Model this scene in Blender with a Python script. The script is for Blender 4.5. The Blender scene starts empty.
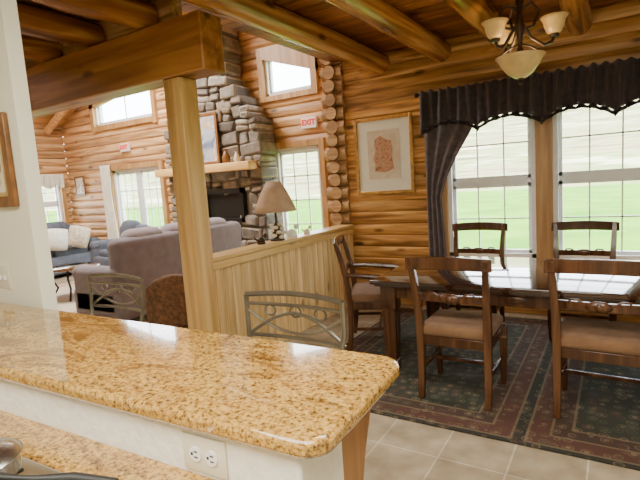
import bpy, bmesh, math, random
from mathutils import Matrix, Vector, Euler
random.seed(7)
R = math.radians
S = bpy.context.scene
COL = S.collection

# ---------------------------------------------------------------- materials
def newmat(name):
    m = bpy.data.materials.new(name); m.use_nodes = True
    nt = m.node_tree
    return m, nt, nt.nodes, nt.links, nt.nodes['Principled BSDF']

def ramp(ns, stops, interp='LINEAR'):
    r = ns.new('ShaderNodeValToRGB'); cr = r.color_ramp; cr.interpolation = interp
    while len(cr.elements) < len(stops): cr.elements.new(0.5)
    for e, (p, c) in zip(cr.elements, stops):
        e.position = p; e.color = (*c, 1)
    return r

def pm(name, col, rough=0.5, metal=0.0, var=0.12, scale=8.0, bump=0.0, emis=0, sheen=0, coat=0, trans=0):
    m, nt, ns, ln, p = newmat(name)
    tc = ns.new('ShaderNodeTexCoord'); n = ns.new('ShaderNodeTexNoise')
    n.inputs['Scale'].default_value = scale; n.inputs['Detail'].default_value = 4
    ln.new(tc.outputs['Object'], n.inputs['Vector'])
    lo = tuple(max(0, c * (1 - var)) for c in col); hi = tuple(min(1, c * (1 + var)) for c in col)
    r = ramp(ns, [(0.3, lo), (0.7, hi)])
    ln.new(n.outputs['Fac'], r.inputs['Fac']); ln.new(r.outputs['Color'], p.inputs['Base Color'])
    p.inputs['Roughness'].default_value = rough; p.inputs['Metallic'].default_value = metal
    if coat: p.inputs['Coat Weight'].default_value = coat
    if sheen: p.inputs['Sheen Weight'].default_value = sheen
    if trans: p.inputs['Transmission Weight'].default_value = trans
    if emis:
        ln.new(r.outputs['Color'], p.inputs['Emission Color']); p.inputs['Emission Strength'].default_value = emis
    if bump:
        b = ns.new('ShaderNodeBump'); b.inputs['Strength'].default_value = bump; b.inputs['Distance'].default_value = 0.02
        ln.new(n.outputs['Fac'], b.inputs['Height']); ln.new(b.outputs['Normal'], p.inputs['Normal'])
    return m

def wood(name, c1, c2, c3, axis='X', rough=0.4, scale=1.0, var=0.35, knots=True, coat=0.0):
    m, nt, ns, ln, p = newmat(name)
    tc = ns.new('ShaderNodeTexCoord'); mp = ns.new('ShaderNodeMapping')
    ln.new(tc.outputs['Object'], mp.inputs['Vector'])
    ge = ns.new('ShaderNodeNewGeometry')
    off = ns.new('ShaderNodeMath'); off.operation = 'MULTIPLY'; off.inputs[1].default_value = 17.0
    ln.new(ge.outputs['Random Per Island'], off.inputs[0]); ln.new(off.outputs[0], mp.inputs['Location'])
    sc = {'X': (0.5, 7, 7), 'Y': (7, 0.5, 7), 'Z': (7, 7, 0.5)}[axis]
    mp.inputs['Scale'].default_value = tuple(s * scale for s in sc)
    n = ns.new('ShaderNodeTexNoise'); n.inputs['Scale'].default_value = 2.2; n.inputs['Detail'].default_value = 6
    n.inputs['Distortion'].default_value = 0.8
    ln.new(mp.outputs[0], n.inputs['Vector'])
    r = ramp(ns, [(0.28, c1), (0.5, c2), (0.72, c3)])
    ln.new(n.outputs['Fac'], r.inputs['Fac'])
    out = r.outputs['Color']
    if knots:
        mk = ns.new('ShaderNodeMapping'); ln.new(tc.outputs['Object'], mk.inputs['Vector'])
        ks = {'X': (1.6, 4, 5), 'Y': (4, 1.6, 5), 'Z': (5, 4, 1.6)}[axis]
        mk.inputs['Scale'].default_value = ks
        v = ns.new('ShaderNodeTexVoronoi'); v.inputs['Scale'].default_value = 1.0
        ln.new(mk.outputs[0], v.inputs['Vector'])
        kr = ramp(ns, [(0.0, (1, 1, 1)), (0.09, (0.8, 0.8, 0.8)), (0.16, (0, 0, 0))])
        ln.new(v.outputs['Distance'], kr.inputs['Fac'])
        mx = ns.new('ShaderNodeMix'); mx.data_type = 'RGBA'
        ln.new(kr.outputs['Color'], mx.inputs[0]); ln.new(out, mx.inputs[6])
        mx.inputs[7].default_value = (c1[0] * 0.5, c1[1] * 0.45, c1[2] * 0.45, 1)
        out = mx.outputs[2]
    hs = ns.new('ShaderNodeHueSaturation')
    mr = ns.new('ShaderNodeMapRange'); mr.inputs[3].default_value = 1 - var; mr.inputs[4].default_value = 1 + var
    ln.new(ge.outputs['Random Per Island'], mr.inputs[0]); ln.new(mr.outputs[0], hs.inputs['Value'])
    ln.new(out, hs.inputs['Color']); ln.new(hs.outputs[0], p.inputs['Base Color'])
    p.inputs['Roughness'].default_value = rough
    if coat: p.inputs['Coat Weight'].default_value = coat; p.inputs['Coat Roughness'].default_value = 0.05
    b = ns.new('ShaderNodeBump'); b.inputs['Strength'].default_value = 0.15; b.inputs['Distance'].default_value = 0.01
    ln.new(n.outputs['Fac'], b.inputs['Height']); ln.new(b.outputs['Normal'], p.inputs['Normal'])
    return m

M_dlog = wood('wood_dining_wall', (0.17, 0.062, 0.014), (0.54, 0.26, 0.07), (0.86, 0.54, 0.20), 'X', 0.3, var=0.3)
M_glog = wood('wood_gable', (0.26, 0.12, 0.045), (0.56, 0.32, 0.14), (0.80, 0.55, 0.30), 'X', 0.5, var=0.22)
M_glogy = wood('wood_gable_y', (0.26, 0.12, 0.045), (0.56, 0.32, 0.14), (0.80, 0.55, 0.30), 'Y', 0.5, var=0.22)
M_logend = wood('wood_log_end', (0.24, 0.12, 0.045), (0.42, 0.24, 0.10), (0.60, 0.40, 0.19), 'X', 0.6, var=0.2, knots=False)
M_ceil = wood('wood_ceiling', (0.10, 0.027, 0.006), (0.26, 0.082, 0.017), (0.42, 0.155, 0.035), 'X', 0.35, var=0.35)
M_beam = wood('wood_log_beam', (0.11, 0.036, 0.008), (0.32, 0.12, 0.028), (0.64, 0.33, 0.095), 'Y', 0.22, scale=0.6, var=0.1)
M_bigbeam = wood('wood_big_beam', (0.18, 0.060, 0.013), (0.36, 0.14, 0.032), (0.54, 0.25, 0.065), 'X', 0.4, scale=0.7, var=0.1)
M_post = wood('wood_post', (0.44, 0.23, 0.065), (0.66, 0.39, 0.13), (0.80, 0.53, 0.21), 'Z', 0.35, scale=0.7, var=0.1)
M_slat = wood('wood_slats', (0.50, 0.30, 0.10), (0.74, 0.49, 0.20), (0.90, 0.67, 0.34), 'Z', 0.4, var=0.18)
M_cap = wood('wood_cap', (0.55, 0.32, 0.10), (0.72, 0.46, 0.16), (0.82, 0.57, 0.24), 'Y', 0.3, var=0.05)
M_casing = wood('wood_casing', (0.32, 0.16, 0.055), (0.46, 0.26, 0.10), (0.6, 0.38, 0.17), 'Z', 0.4, var=0.1, knots=False)
M_mantle = wood('wood_mantle', (0.55, 0.31, 0.10), (0.74, 0.47, 0.17), (0.85, 0.60, 0.26), 'X', 0.4, var=0.1)
M_dark = wood('wood_chair', (0.030, 0.010, 0.004), (0.075, 0.029, 0.011), (0.15, 0.065, 0.025), 'Z', 0.2, var=0.1, knots=False)
M_table = wood('wood_table', (0.022, 0.008, 0.004), (0.040, 0.016, 0.008), (0.065, 0.028, 0.015), 'X', 0.08, var=0.05, knots=False, coat=1.0)
M_corbel = wood('wood_corbel', (0.22, 0.095, 0.028), (0.38, 0.18, 0.055), (0.48, 0.25, 0.085), 'Z', 0.4, var=0.1, knots=False)
M_cream = pm('wall_cream', (0.84, 0.82, 0.67), 0.7, var=0.03, scale=3)
M_knee = pm('wall_knee', (0.84, 0.82, 0.74), 0.75, var=0.06, scale=30, bump=0.25)
M_white = pm('white_vinyl', (0.82, 0.84, 0.84), 0.4, var=0.03)
M_plastic = pm('white_plastic', (0.72, 0.68, 0.54), 0.3, var=0.02)
M_black = pm('black_slot', (0.02, 0.02, 0.02), 0.5)
M_bronze = pm('bronze_metal', (0.05, 0.03, 0.018), 0.4, metal=0.6, var=0.2)
M_stoolmetal = pm('stool_metal', (0.26, 0.23, 0.17), 0.3, metal=0.85, var=0.2)
M_suede = pm('suede_seat', (0.20, 0.105, 0.05), 0.9, var=0.2, scale=12, sheen=0.1, bump=0.1)
M_mauve = pm('fabric_mauve', (0.20, 0.165, 0.185), 0.95, var=0.12, scale=10, bump=0.1, sheen=0.2)
M_mauve2 = pm('fabric_mauve_light', (0.28, 0.235, 0.255), 0.95, var=0.12, scale=10, bump=0.1, sheen=0.2)
M_navy = pm('fabric_slate', (0.10, 0.115, 0.15), 0.9, var=0.15, scale=10)
M_pillow = pm('fabric_pillow', (0.82, 0.79, 0.72), 0.9, var=0.12, scale=14)
M_pillow2 = pm('fabric_pillow_beige', (0.62, 0.53, 0.40), 0.9, var=0.3, scale=20)
M_brownfab = pm('fabric_brown', (0.15, 0.07, 0.03), 0.85, var=0.5, scale=28, bump=0.2)
M_valance = pm('fabric_valance', (0.045, 0.032, 0.033), 0.8, var=0.35, scale=16, sheen=0.25)
M_valance_trim = pm('valance_fringe', (0.025, 0.018, 0.018), 0.9, var=0.4, scale=40)
M_curtain = pm('fabric_curtain', (0.09, 0.07, 0.072), 0.85, var=0.3, scale=16, sheen=0.3)
M_sheer = pm('fabric_sheer', (0.75, 0.7, 0.6), 0.9, var=0.1)
M_gold = pm('gold_frame', (0.50, 0.27, 0.07), 0.3, metal=0.4, var=0.3, scale=20)
M_brownframe = pm('brown_frame', (0.20, 0.085, 0.022), 0.35, var=0.3, scale=20)
M_goldfillet = pm('gold_fillet', (0.62, 0.42, 0.14), 0.3, metal=0.5, var=0.2, scale=20)
M_matboard = pm('mat_board', (0.72, 0.68, 0.54), 0.6, var=0.03)
M_steel = pm('steel', (0.62, 0.62, 0.6), 0.25, metal=1.0, var=0.08)
M_cook = pm('cooktop', (0.05, 0.045, 0.04), 0.2, var=0.2)
M_glassw = pm('frosted_shade', (0.62, 0.43, 0.16), 0.35, var=0.2, scale=9, emis=0.10)
M_lampshade = pm('lamp_shade_fabric', (0.44, 0.29, 0.18), 0.85, var=0.12, scale=12, emis=0.03)
M_flower = pm('cream_flower', (0.75, 0.66, 0.50), 0.6, var=0.2, scale=30)
M_darkiron = pm('dark_iron', (0.02, 0.019, 0.018), 0.45, metal=0.5)
M_red = pm('red_letters', (0.75, 0.03, 0.03), 0.5, emis=0.3, var=0.02)
M_signw = pm('sign_white', (0.85, 0.75, 0.70), 0.5, var=0.02, emis=0.1)
M_cab = wood('wood_cabinet', (0.33, 0.15, 0.05), (0.5, 0.26, 0.09), (0.6, 0.34, 0.13), 'Z', 0.4, var=0.1)

def granite():
    m, nt, ns, ln, p = newmat('granite_gold')
    tc = ns.new('ShaderNodeTexCoord'); mp = ns.new('ShaderNodeMapping')
    mp.inputs['Rotation'].default_value = (0, 0, R(35)); mp.inputs['Scale'].default_value = (0.55, 1.3, 1)
    ln.new(tc.outputs['Object'], mp.inputs['Vector'])
    def noise(sc, det, dist=0, vec=None):
        n = ns.new('ShaderNodeTexNoise'); n.inputs['Scale'].default_value = sc; n.inputs['Detail'].default_value = det
        n.inputs['Distortion'].default_value = dist; n.inputs['Roughness'].default_value = 0.7
        ln.new(vec or tc.outputs['Object'], n.inputs['Vector']); return n
    n1 = noise(5.5, 9, 1.6, mp.outputs[0]); n2 = noise(75, 3); n3 = noise(150, 2)
    r1 = ramp(ns, [(0.28, (0.13, 0.055, 0.016)), (0.40, (0.34, 0.17, 0.04)), (0.52, (0.62, 0.39, 0.11)), (0.62, (0.48, 0.27, 0.07)), (0.74, (0.68, 0.51, 0.26))])
    ln.new(n1.outputs['Fac'], r1.inputs['Fac'])
    r2 = ramp(ns, [(0.36, (0.12, 0.07, 0.035)), (0.47, (0.68, 0.6, 0.46)), (0.6, (1, 1, 1)), (0.75, (1.0, 0.97, 0.88))])
    ln.new(n2.outputs['Fac'], r2.inputs['Fac'])
    mx = ns.new('ShaderNodeMix'); mx.data_type = 'RGBA'; mx.blend_type = 'MULTIPLY'; mx.inputs[0].default_value = 0.8
    ln.new(r1.outputs['Color'], mx.inputs[6]); ln.new(r2.outputs['Color'], mx.inputs[7])
    r3 = ramp(ns, [(0.35, (0.35, 0.3, 0.28)), (0.45, (1, 1, 1))])
    ln.new(n3.outputs['Fac'], r3.inputs['Fac'])
    mx2 = ns.new('ShaderNodeMix'); mx2.data_type = 'RGBA'; mx2.blend_type = 'MULTIPLY'; mx2.inputs[0].default_value = 0.7
    ln.new(mx.outputs[2], mx2.inputs[6]); ln.new(r3.outputs['Color'], mx2.inputs[7])
    ln.new(mx2.outputs[2], p.inputs['Base Color'])
    p.inputs['Roughness'].default_value = 0.09
    p.inputs['Coat Weight'].default_value = 0.6; p.inputs['Coat Roughness'].default_value = 0.02
    return m
M_granite = granite()

def stone():
    m, nt, ns, ln, p = newmat('field_stone')
    tc = ns.new('ShaderNodeTexCoord'); ge = ns.new('ShaderNodeNewGeometry')
    r = ramp(ns, [(0, (0.10, 0.08, 0.065)), (0.3, (0.18, 0.15, 0.115)), (0.55, (0.26, 0.235, 0.195)), (0.8, (0.31, 0.24, 0.16)), (1, (0.40, 0.36, 0.30))])
    ln.new(ge.outputs['Random Per Island'], r.inputs['Fac'])
    n = ns.new('ShaderNodeTexNoise'); n.inputs['Scale'].default_value = 9; n.inputs['Detail'].default_value = 6
    ln.new(tc.outputs['Object'], n.inputs['Vector'])
    r2 = ramp(ns, [(0.3, (0.6, 0.6, 0.6)), (0.7, (1.15, 1.15, 1.15))]); ln.new(n.outputs['Fac'], r2.inputs['Fac'])
    mx = ns.new('ShaderNodeMix'); mx.data_type = 'RGBA'; mx.blend_type = 'MULTIPLY'; mx.inputs[0].default_value = 1
    ln.new(r.outputs['Color'], mx.inputs[6]); ln.new(r2.outputs['Color'], mx.inputs[7]); ln.new(mx.outputs[2], p.inputs['Base Color'])
    b = ns.new('ShaderNodeBump'); b.inputs['Strength'].default_value = 0.5; b.inputs['Distance'].default_value = 0.03
    ln.new(n.outputs['Fac'], b.inputs['Height']); ln.new(b.outputs['Normal'], p.inputs['Normal'])
    p.inputs['Roughness'].default_value = 0.85
    return m
M_stone = stone()

def tiles():
    m, nt, ns, ln, p = newmat('floor_tile')
    tc = ns.new('ShaderNodeTexCoord'); mp = ns.new('ShaderNodeMapping'); ln.new(tc.outputs['Object'], mp.inputs['Vector'])
    mp.inputs['Location'].default_value = (0.12, 0.10, 0)
    b = ns.new('ShaderNodeTexBrick'); b.offset = 0; b.squash = 1
    b.inputs['Scale'].default_value = 1; b.inputs['Brick Width'].default_value = 0.36; b.inputs['Row Height'].default_value = 0.36
    b.inputs['Mortar Size'].default_value = 0.006; b.inputs['Mortar Smooth'].default_value = 0.3
    b.inputs['Color1'].default_value = (0.42, 0.34, 0.23, 1); b.inputs['Color2'].default_value = (0.50, 0.41, 0.29, 1)
    b.inputs['Mortar'].default_value = (0.62, 0.55, 0.42, 1)
    ln.new(mp.outputs[0], b.inputs['Vector'])
    n = ns.new('ShaderNodeTexNoise'); n.inputs['Scale'].default_value = 6; n.inputs['Detail'].default_value = 6
    ln.new(tc.outputs['Object'], n.inputs['Vector'])
    r2 = ramp(ns, [(0.3, (0.66, 0.64, 0.6)), (0.7, (1.08, 1.08, 1.08))]); ln.new(n.outputs['Fac'], r2.inputs['Fac'])
    mx = ns.new('ShaderNodeMix'); mx.data_type = 'RGBA'; mx.blend_type = 'MULTIPLY'; mx.inputs[0].default_value = 1
    ln.new(b.outputs['Color'], mx.inputs[6]); ln.new(r2.outputs['Color'], mx.inputs[7]); ln.new(mx.outputs[2], p.inputs['Base Color'])
    p.inputs['Roughness'].default_value = 0.25
    bu = ns.new('ShaderNodeBump'); bu.inputs['Strength'].default_value = 0.3; bu.inputs['Distance'].default_value = 0.004; bu.invert = True
    ln.new(b.outputs['Fac'], bu.inputs['Height']); ln.new(bu.outputs['Normal'], p.inputs['Normal'])
    return m
M_tile = tiles()

def rugmat(name, x0, x1, y0, y1, stripe=None, pal=None, mot=None):
    m, nt, ns, ln, p = newmat(name)
    tc = ns.new('ShaderNodeTexCoord'); sx = ns.new('ShaderNodeSeparateXYZ'); ln.new(tc.outputs['Object'], sx.inputs[0])
    def math_(op, a, b):
        n = ns.new('ShaderNodeMath'); n.operation = op
        for i, v in enumerate((a, b)):
            if v is None: continue
            if isinstance(v, (int, float)): n.inputs[i].default_value = v
            else: ln.new(v, n.inputs[i])
        return n.outputs[0]
    X, Y = sx.outputs[0], sx.outputs[1]
    d = math_('MINIMUM', math_('MINIMUM', math_('SUBTRACT', X, x0), math_('SUBTRACT', x1, X)),
              math_('MINIMUM', math_('SUBTRACT', Y, y0), math_('SUBTRACT', y1, Y)))
    if stripe is not None:
        ds = math_('ABSOLUTE', math_('SUBTRACT', X, stripe), None)
        d = math_('MINIMUM', d, ds)
    pal = pal or [(0.075, 0.030, 0.018), (0.022, 0.020, 0.014), (0.14, 0.10, 0.055), (0.05, 0.026, 0.016), (0.028, 0.030, 0.017)]
    r = ramp(ns, [(0, pal[1]), (0.03, pal[2]), (0.045, pal[0]), (0.15, pal[2]), (0.165, pal[3]), (0.26, pal[2]), (0.275, pal[4])], 'CONSTANT')
    ln.new(d, r.inputs['Fac'])
    v = ns.new('ShaderNodeTexVoronoi'); v.inputs['Scale'].default_value = 13; v.inputs['Randomness'].default_value = 0.6
    ln.new(tc.outputs['Object'], v.inputs['Vector'])
    vr = ramp(ns, [(0, (1, 1, 1)), (0.22, (0.15, 0.15, 0.15)), (0.35, (0.75, 0.75, 0.75)), (0.42, (0, 0, 0))], 'CONSTANT')
    ln.new(v.outputs['Distance'], vr.inputs['Fac'])
    n = ns.new('ShaderNodeTexNoise'); n.inputs['Scale'].default_value = 5; ln.new(tc.outputs['Object'], n.inputs['Vector'])
    mot = mot or [(0.10, 0.045, 0.025), (0.20, 0.15, 0.085), (0.07, 0.07, 0.038)]
    cr = ramp(ns, [(0.4, mot[0]), (0.5, mot[1]), (0.6, mot[2])])
    ln.new(n.outputs['Fac'], cr.inputs['Fac'])
    mx = ns.new('ShaderNodeMix'); mx.data_type = 'RGBA'
    f = math_('MULTIPLY', vr.outputs['Color'], 0.8)
    ln.new(f, mx.inputs[0]); ln.new(r.outputs['Color'], mx.inputs[6]); ln.new(cr.outputs['Color'], mx.inputs[7])
    ln.new(mx.outputs[2], p.inputs['Base Color']); p.inputs['Roughness'].default_value = 0.95
    return m

def glassmat():
    m = bpy.data.materials.new('window_glass'); m.use_nodes = True
    ns = m.node_tree.nodes; ln = m.node_tree.links; ns.clear()
    o = ns.new('ShaderNodeOutputMaterial'); t = ns.new('ShaderNodeBsdfTransparent'); g = ns.new('ShaderNodeBsdfGlossy')
    g.inputs['Roughness'].default_value = 0.02
    mx = ns.new('ShaderNodeMixShader'); mx.inputs[0].default_value = 0.05
    ln.new(t.outputs[0], mx.inputs[1]); ln.new(g.outputs[0], mx.inputs[2]); ln.new(mx.outputs[0], o.inputs[0])
    return m
M_glass = glassmat()

def artmat(name, stops, scale=6, dist=1.5):
    m, nt, ns, ln, p = newmat(name)
    tc = ns.new('ShaderNodeTexCoord'); n = ns.new('ShaderNodeTexNoise'); n.inputs['Scale'].default_value = scale
    n.inputs['Distortion'].default_value = dist; n.inputs['Detail'].default_value = 4
    ln.new(tc.outputs['Object'], n.inputs['Vector']); r = ramp(ns, stops); ln.new(n.outputs['Fac'], r.inputs['Fac'])
    ln.new(r.outputs['Color'], p.inputs['Base Color']); p.inputs['Roughness'].default_value = 0.5
    return m
M_art1 = artmat('art_paper', [(0.3, (0.66, 0.57, 0.42)), (0.7, (0.55, 0.42, 0.28))])
M_art1b = artmat('art_drawing', [(0.35, (0.34, 0.12, 0.05)), (0.5, (0.5, 0.29, 0.16)), (0.65, (0.25, 0.09, 0.04))], 14)
M_art2 = artmat('art_landscape', [(0.35, (0.15, 0.20, 0.30)), (0.5, (0.45, 0.50, 0.60)), (0.6, (0.5, 0.36, 0.22)), (0.7, (0.75, 0.7, 0.6))], 4)
M_art3 = artmat('art_sepia', [(0.35, (0.25, 0.15, 0.07)), (0.5, (0.6, 0.5, 0.33)), (0.7, (0.75, 0.7, 0.55))], 6)

# ---------------------------------------------------------------- geometry builder
class B:
    def __init__(s): s.bm = bmesh.new()
    def box(s, c, d, rot=None, jit=0):
        M = Matrix.Translation(c) @ (rot.to_matrix().to_4x4() if rot else Matrix()) @ Matrix.Diagonal((*d, 1))
        g = bmesh.ops.create_cube(s.bm, size=1, matrix=M)
        if jit:
            for v in g['verts']: v.co += Vector([random.uniform(-jit, jit) for _ in range(3)])
        return g['verts']
    def b2(s, x0, x1, y0, y1, z0, z1):
        return s.box(((x0+x1)/2, (y0+y1)/2, (z0+z1)/2), (abs(x1-x0), abs(y1-y0), abs(z1-z0)))
    def rbox(s, c, d, r, rot=None, seg=3):
        vs = s.box(c, d, rot)
        es = list({e for v in vs for e in v.link_edges})
        bmesh.ops.bevel(s.bm, geom=es, offset=min(r, min(d)*0.48), segments=seg, affect='EDGES', profile=0.5)
    def cyl(s, p1, p2, r1, r2=None, seg=16, nsub=1, jit=0):
        s.tube([Vector(p1).lerp(Vector(p2), i/nsub) for i in range(nsub+1)],
               [r1 + ((r2 if r2 is not None else r1) - r1)*i/nsub for i in range(nsub+1)], seg, jit=jit)
    def tube(s, pts, r, seg=8, jit=0, sq=False, closed=False):
        pts = [Vector(p) for p in pts]; n = len(pts)
        if not isinstance(r, (list, tuple)): r = [r]*n
        rings = []; ref = None
        for i in range(n):
            if closed: t = pts[(i+1) % n] - pts[i-1]
            else: t = pts[min(i+1, n-1)] - pts[max(i-1, 0)]
            t.normalize()
            if ref is None:
                ref = Vector((0, 0, 1)) if abs(t.z) < 0.9 else Vector((1, 0, 0))
                ref = (ref - t*ref.dot(t)).normalized()
            else: ref = (ref - t*ref.dot(t)).normalized()
            bn = t.cross(ref)
            ring = []
            for k in range(seg):
                a = 2*math.pi*(k + (0.5 if sq else 0))/seg
                rr = r[i]*(1.414 if sq else 1)*(1+random.uniform(-jit, jit))
                ring.append(s.bm.verts.new(pts[i] + ref*math.cos(a)*rr + bn*math.sin(a)*rr))
            rings.append(ring)
        m = n if closed else n-1
        for i in range(m):
            a, b = rings[i], rings[(i+1) % n]
            for k in range(seg):
                s.bm.faces.new((a[k], a[(k+1) % seg], b[(k+1) % seg], b[k]))
        if not closed:
            s.bm.faces.new(rings[0][::-1]); s.bm.faces.new(rings[-1])
    def lathe(s, prof, c=(0, 0, 0), seg=28, M=None):
        c = Vector(c); rings = []
        for r, z in prof:
            ring = []
            for k in range(seg):
                a = 2*math.pi*k/seg; v = Vector((r*math.cos(a), r*math.sin(a), z))
                if M: v = M @ v
                ring.append(s.bm.verts.new(c+v))
            rings.append(ring)
        for a, b in zip(rings, rings[1:]):
            for k in range(seg): s.bm.faces.new((a[k], a[(k+1) % seg], b[(k+1) % seg], b[k]))
    def ball(s, c, d, seg=12):
        bmesh.ops.create_uvsphere(s.bm, u_segments=seg, v_segments=seg//2+2, radius=0.5, matrix=Matrix.Translation(c) @ Matrix.Diagonal((*d, 1)))
    def prism(s, poly, off):
        a = [s.bm.verts.new(p) for p in poly]; b = [s.bm.verts.new(Vector(p)+Vector(off)) for p in poly]
        s.bm.faces.new(a); s.bm.faces.new(b[::-1]); n = len(a)
        for i in range(n): s.bm.faces.new((a[i], b[i], b[(i+1) % n], a[(i+1) % n]))
    def grid(s, f, nu, nv):
        vs = [[s.bm.verts.new(f(i/nu, j/nv)) for j in range(nv+1)] for i in range(nu+1)]
        for i in range(nu):
            for j in range(nv): s.bm.faces.new((vs[i][j], vs[i+1][j], vs[i+1][j+1], vs[i][j+1]))
    def obj(s, name, mat, parent=None, bev=0, smooth=True, loc=None, solid=0, sub=0, fixn=True, ang=40):
        if fixn: bmesh.ops.recalc_face_normals(s.bm, faces=s.bm.faces[:])
        me = bpy.data.meshes.new(name); s.bm.to_mesh(me); s.bm.free()
        if smooth:
            me.shade_smooth()
            try: me.set_sharp_from_angle(angle=R(ang))
            except Exception: pass
        me.materials.append(mat)
        o = bpy.data.objects.new(name, me); COL.objects.link(o)
        if parent: o.parent = parent
        if loc: o.location = loc
        if solid:
            md = o.modifiers.new('solid', 'SOLIDIFY'); md.thickness = solid; md.offset = 0
        if bev:
            md = o.modifiers.new('bevel', 'BEVEL'); md.width = bev; md.segments = 2; md.limit_method = 'ANGLE'; md.angle_limit = R(50)
        if sub:
            md = o.modifiers.new('sub', 'SUBSURF'); md.levels = sub; md.render_levels = sub
        return o

def tag(o, label, cat, group=None):
    o['label'] = label; o['category'] = cat
    if group: o['group'] = group
    return o
def top(name, loc, label, cat, rz=0, group=None):
    e = bpy.data.objects.new(name, None); COL.objects.link(e); e.location = loc; e.rotation_euler = (0, 0, rz)
    e.empty_display_size = 0.1
    return tag(e, label, cat, group)
def struct(o): o['kind'] = 'structure'; return o
def copy_tree(root, loc, rz=0, label=None):
    def cp(o, par):
        c = o.copy(); COL.objects.link(c)
        if par: c.parent = par
        for ch in list(o.children): cp(ch, c)
        return c
    n = cp(root, None); n.location = loc; n.rotation_euler = (0, 0, rz)
    if label: n['label'] = label
    return n

# ---------------------------------------------------------------- dimensions
YD = 5.4      # dining wall
YG = 6.5      # gable wall
XL = -10.8    # living left wall
XP = -2.82    # partition face
ZC = 3.0      # flat ceiling
XR = 1.9

# ---------------------------------------------------------------- shell
b = B(); b.b2(XL-.1, XR+.1, -2.6, YG+.1, -0.1, 0)
struct(b.obj('floor', M_tile, smooth=False))

def logwall(name, axis, plane, a0, a1, z0, z1, ops, h, bulge, sign, mat):
    bm = bmesh.new(); us = [0, .04, .12, .25, .42, .58, .75, .88, .96, 1]
    xs = sorted({a0, a1} | {v for o in ops for v in o[:2] if a0 < v < a1})
    k = 0; z = z0
    while z < z1-1e-4:
        zz = sorted({round(z+u*h, 5) for u in us} | {v for o in ops for v in o[2:] if z < v < z+h})
        def P(a, q):
            u = (q-z)/h; pr = max(0, 1-(2*u-1)**2)**0.4
            d = plane + sign*(bulge*(pr-0.35))
            return (a, d, q) if axis == 'X' else (d, a, q)
        vs = {}
        for i in range(len(xs)-1):
            for j in range(len(zz)-1):
                ca, cz = (xs[i]+xs[i+1])/2, (zz[j]+zz[j+1])/2
                if any(o[0] < ca < o[1] and o[2] < cz < o[3] for o in ops): continue
                q = []
                for (ii, jj) in ((i, j), (i+1, j), (i+1, j+1), (i, j+1)):
                    if (ii, jj) not in vs: vs[(ii, jj)] = bm.verts.new(P(xs[ii], zz[jj]))
                    q.append(vs[(ii, jj)])
                bm.faces.new(q)
        z += h; k += 1
    bb = B(); bb.bm.free(); bb.bm = bm
    return struct(bb.obj(name, mat, fixn=False, ang=80))

W1 = (-1.62, -0.71, 0.62, 2.25); W2 = (-0.55, 0.36, 0.62, 2.25)
logwall('wall_dining', 'X', YD, -2.95, XR+.1, 0, ZC, [W1, W2], 0.143, 0.017, -1, M_dlog)
D1 = (-9.08, -7.58, 0.05, 2.08); D2 = (-4.80, -3.92, 0.05, 2.13)
U1 = (-9.45, -7.62, 3.03, 3.75); U2 = (-4.88, -3.98, 2.98, 3.62)
logwall('wall_gable', 'X', YG, XL, -2.95, 0, 5.4, [D1, D2, U1, U2], 0.165, 0.05, -1, M_glog)
WL = (5.35, 6.25, 0.95, 1.98)
logwall('wall_living_left', 'Y', XL, 1.2, YG, 0, 3.3, [WL], 0.165, 0.05, 1, M_glogy)
logwall('wall_living_right', 'Y', -3.0, YD, YG, 0, 3.6, [], 0.165, 0.05, -1, M_glogy)
# dining log ends crossing the corner
b = B(); z = 0.0; h = 0.165
while z < 3.3:
    r = h/2*random.uniform(1.0, 1.1)
    b.cyl((-3.17-random.uniform(-.03, .03), YD+0.02, z+h/2), (-2.88, YD+0.02, z+h/2), r*0.96, r, 18, 3, jit=0.03)
    b.cyl((-3.04, YD-0.07-random.uniform(0, .04), z+h/2+.0), (-3.04, YD+.2, z+h/2), r*0.9, r*0.95, 18, 2, jit=0.03)
    z += h
struct(b.obj('wall_corner', M_logend, ang=60))

b = B(); b.b2(XL, -2.30, 1.18, 1.25, 0, ZC)
struct(b.obj('wall_kitchen', M_cream, smooth=False))
b = B(); b.b2(-4.6, -4.5, -2.6, 1.18, 0, ZC); struct(b.obj('wall_left', M_cream, smooth=False))
b = B(); b.b2(-4.6, XR+.1, -2.6, -2.5, 0, ZC); struct(b.obj('wall_back', M_cream, smooth=False))
b = B(); b.b2(XR, XR+.1, -2.5, YD, 0, ZC); struct(b.obj('wall_right', M_cream, smooth=False))
b = B(); b.b2(XL, XP, 2.66, 2.76, 2.78, 5.4); struct(b.obj('wall_loft', M_glog, smooth=False))

# ceiling planks (one object)
b = B(); y = -2.6
while y < 5.5:
    w = 0.14; y1 = y+w-0.008
    x0 = -4.6 if y < 1.2 else (XL if y < 2.66 else -3.0)
    b.b2(x0, XR+.1, y, y1, ZC, ZC+0.02); y += w
b.b2(-4.6, XR+.1, -2.6, 1.25, ZC+.02, ZC+.05); b.b2(XL, XR+.1, 1.25, 2.7, ZC+.02, ZC+.05); b.b2(-3.0, XR+.1, 2.7, YD+.1, ZC+.02, ZC+.05)
struct(b.obj('ceiling', M_ceil, smooth=False))
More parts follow.
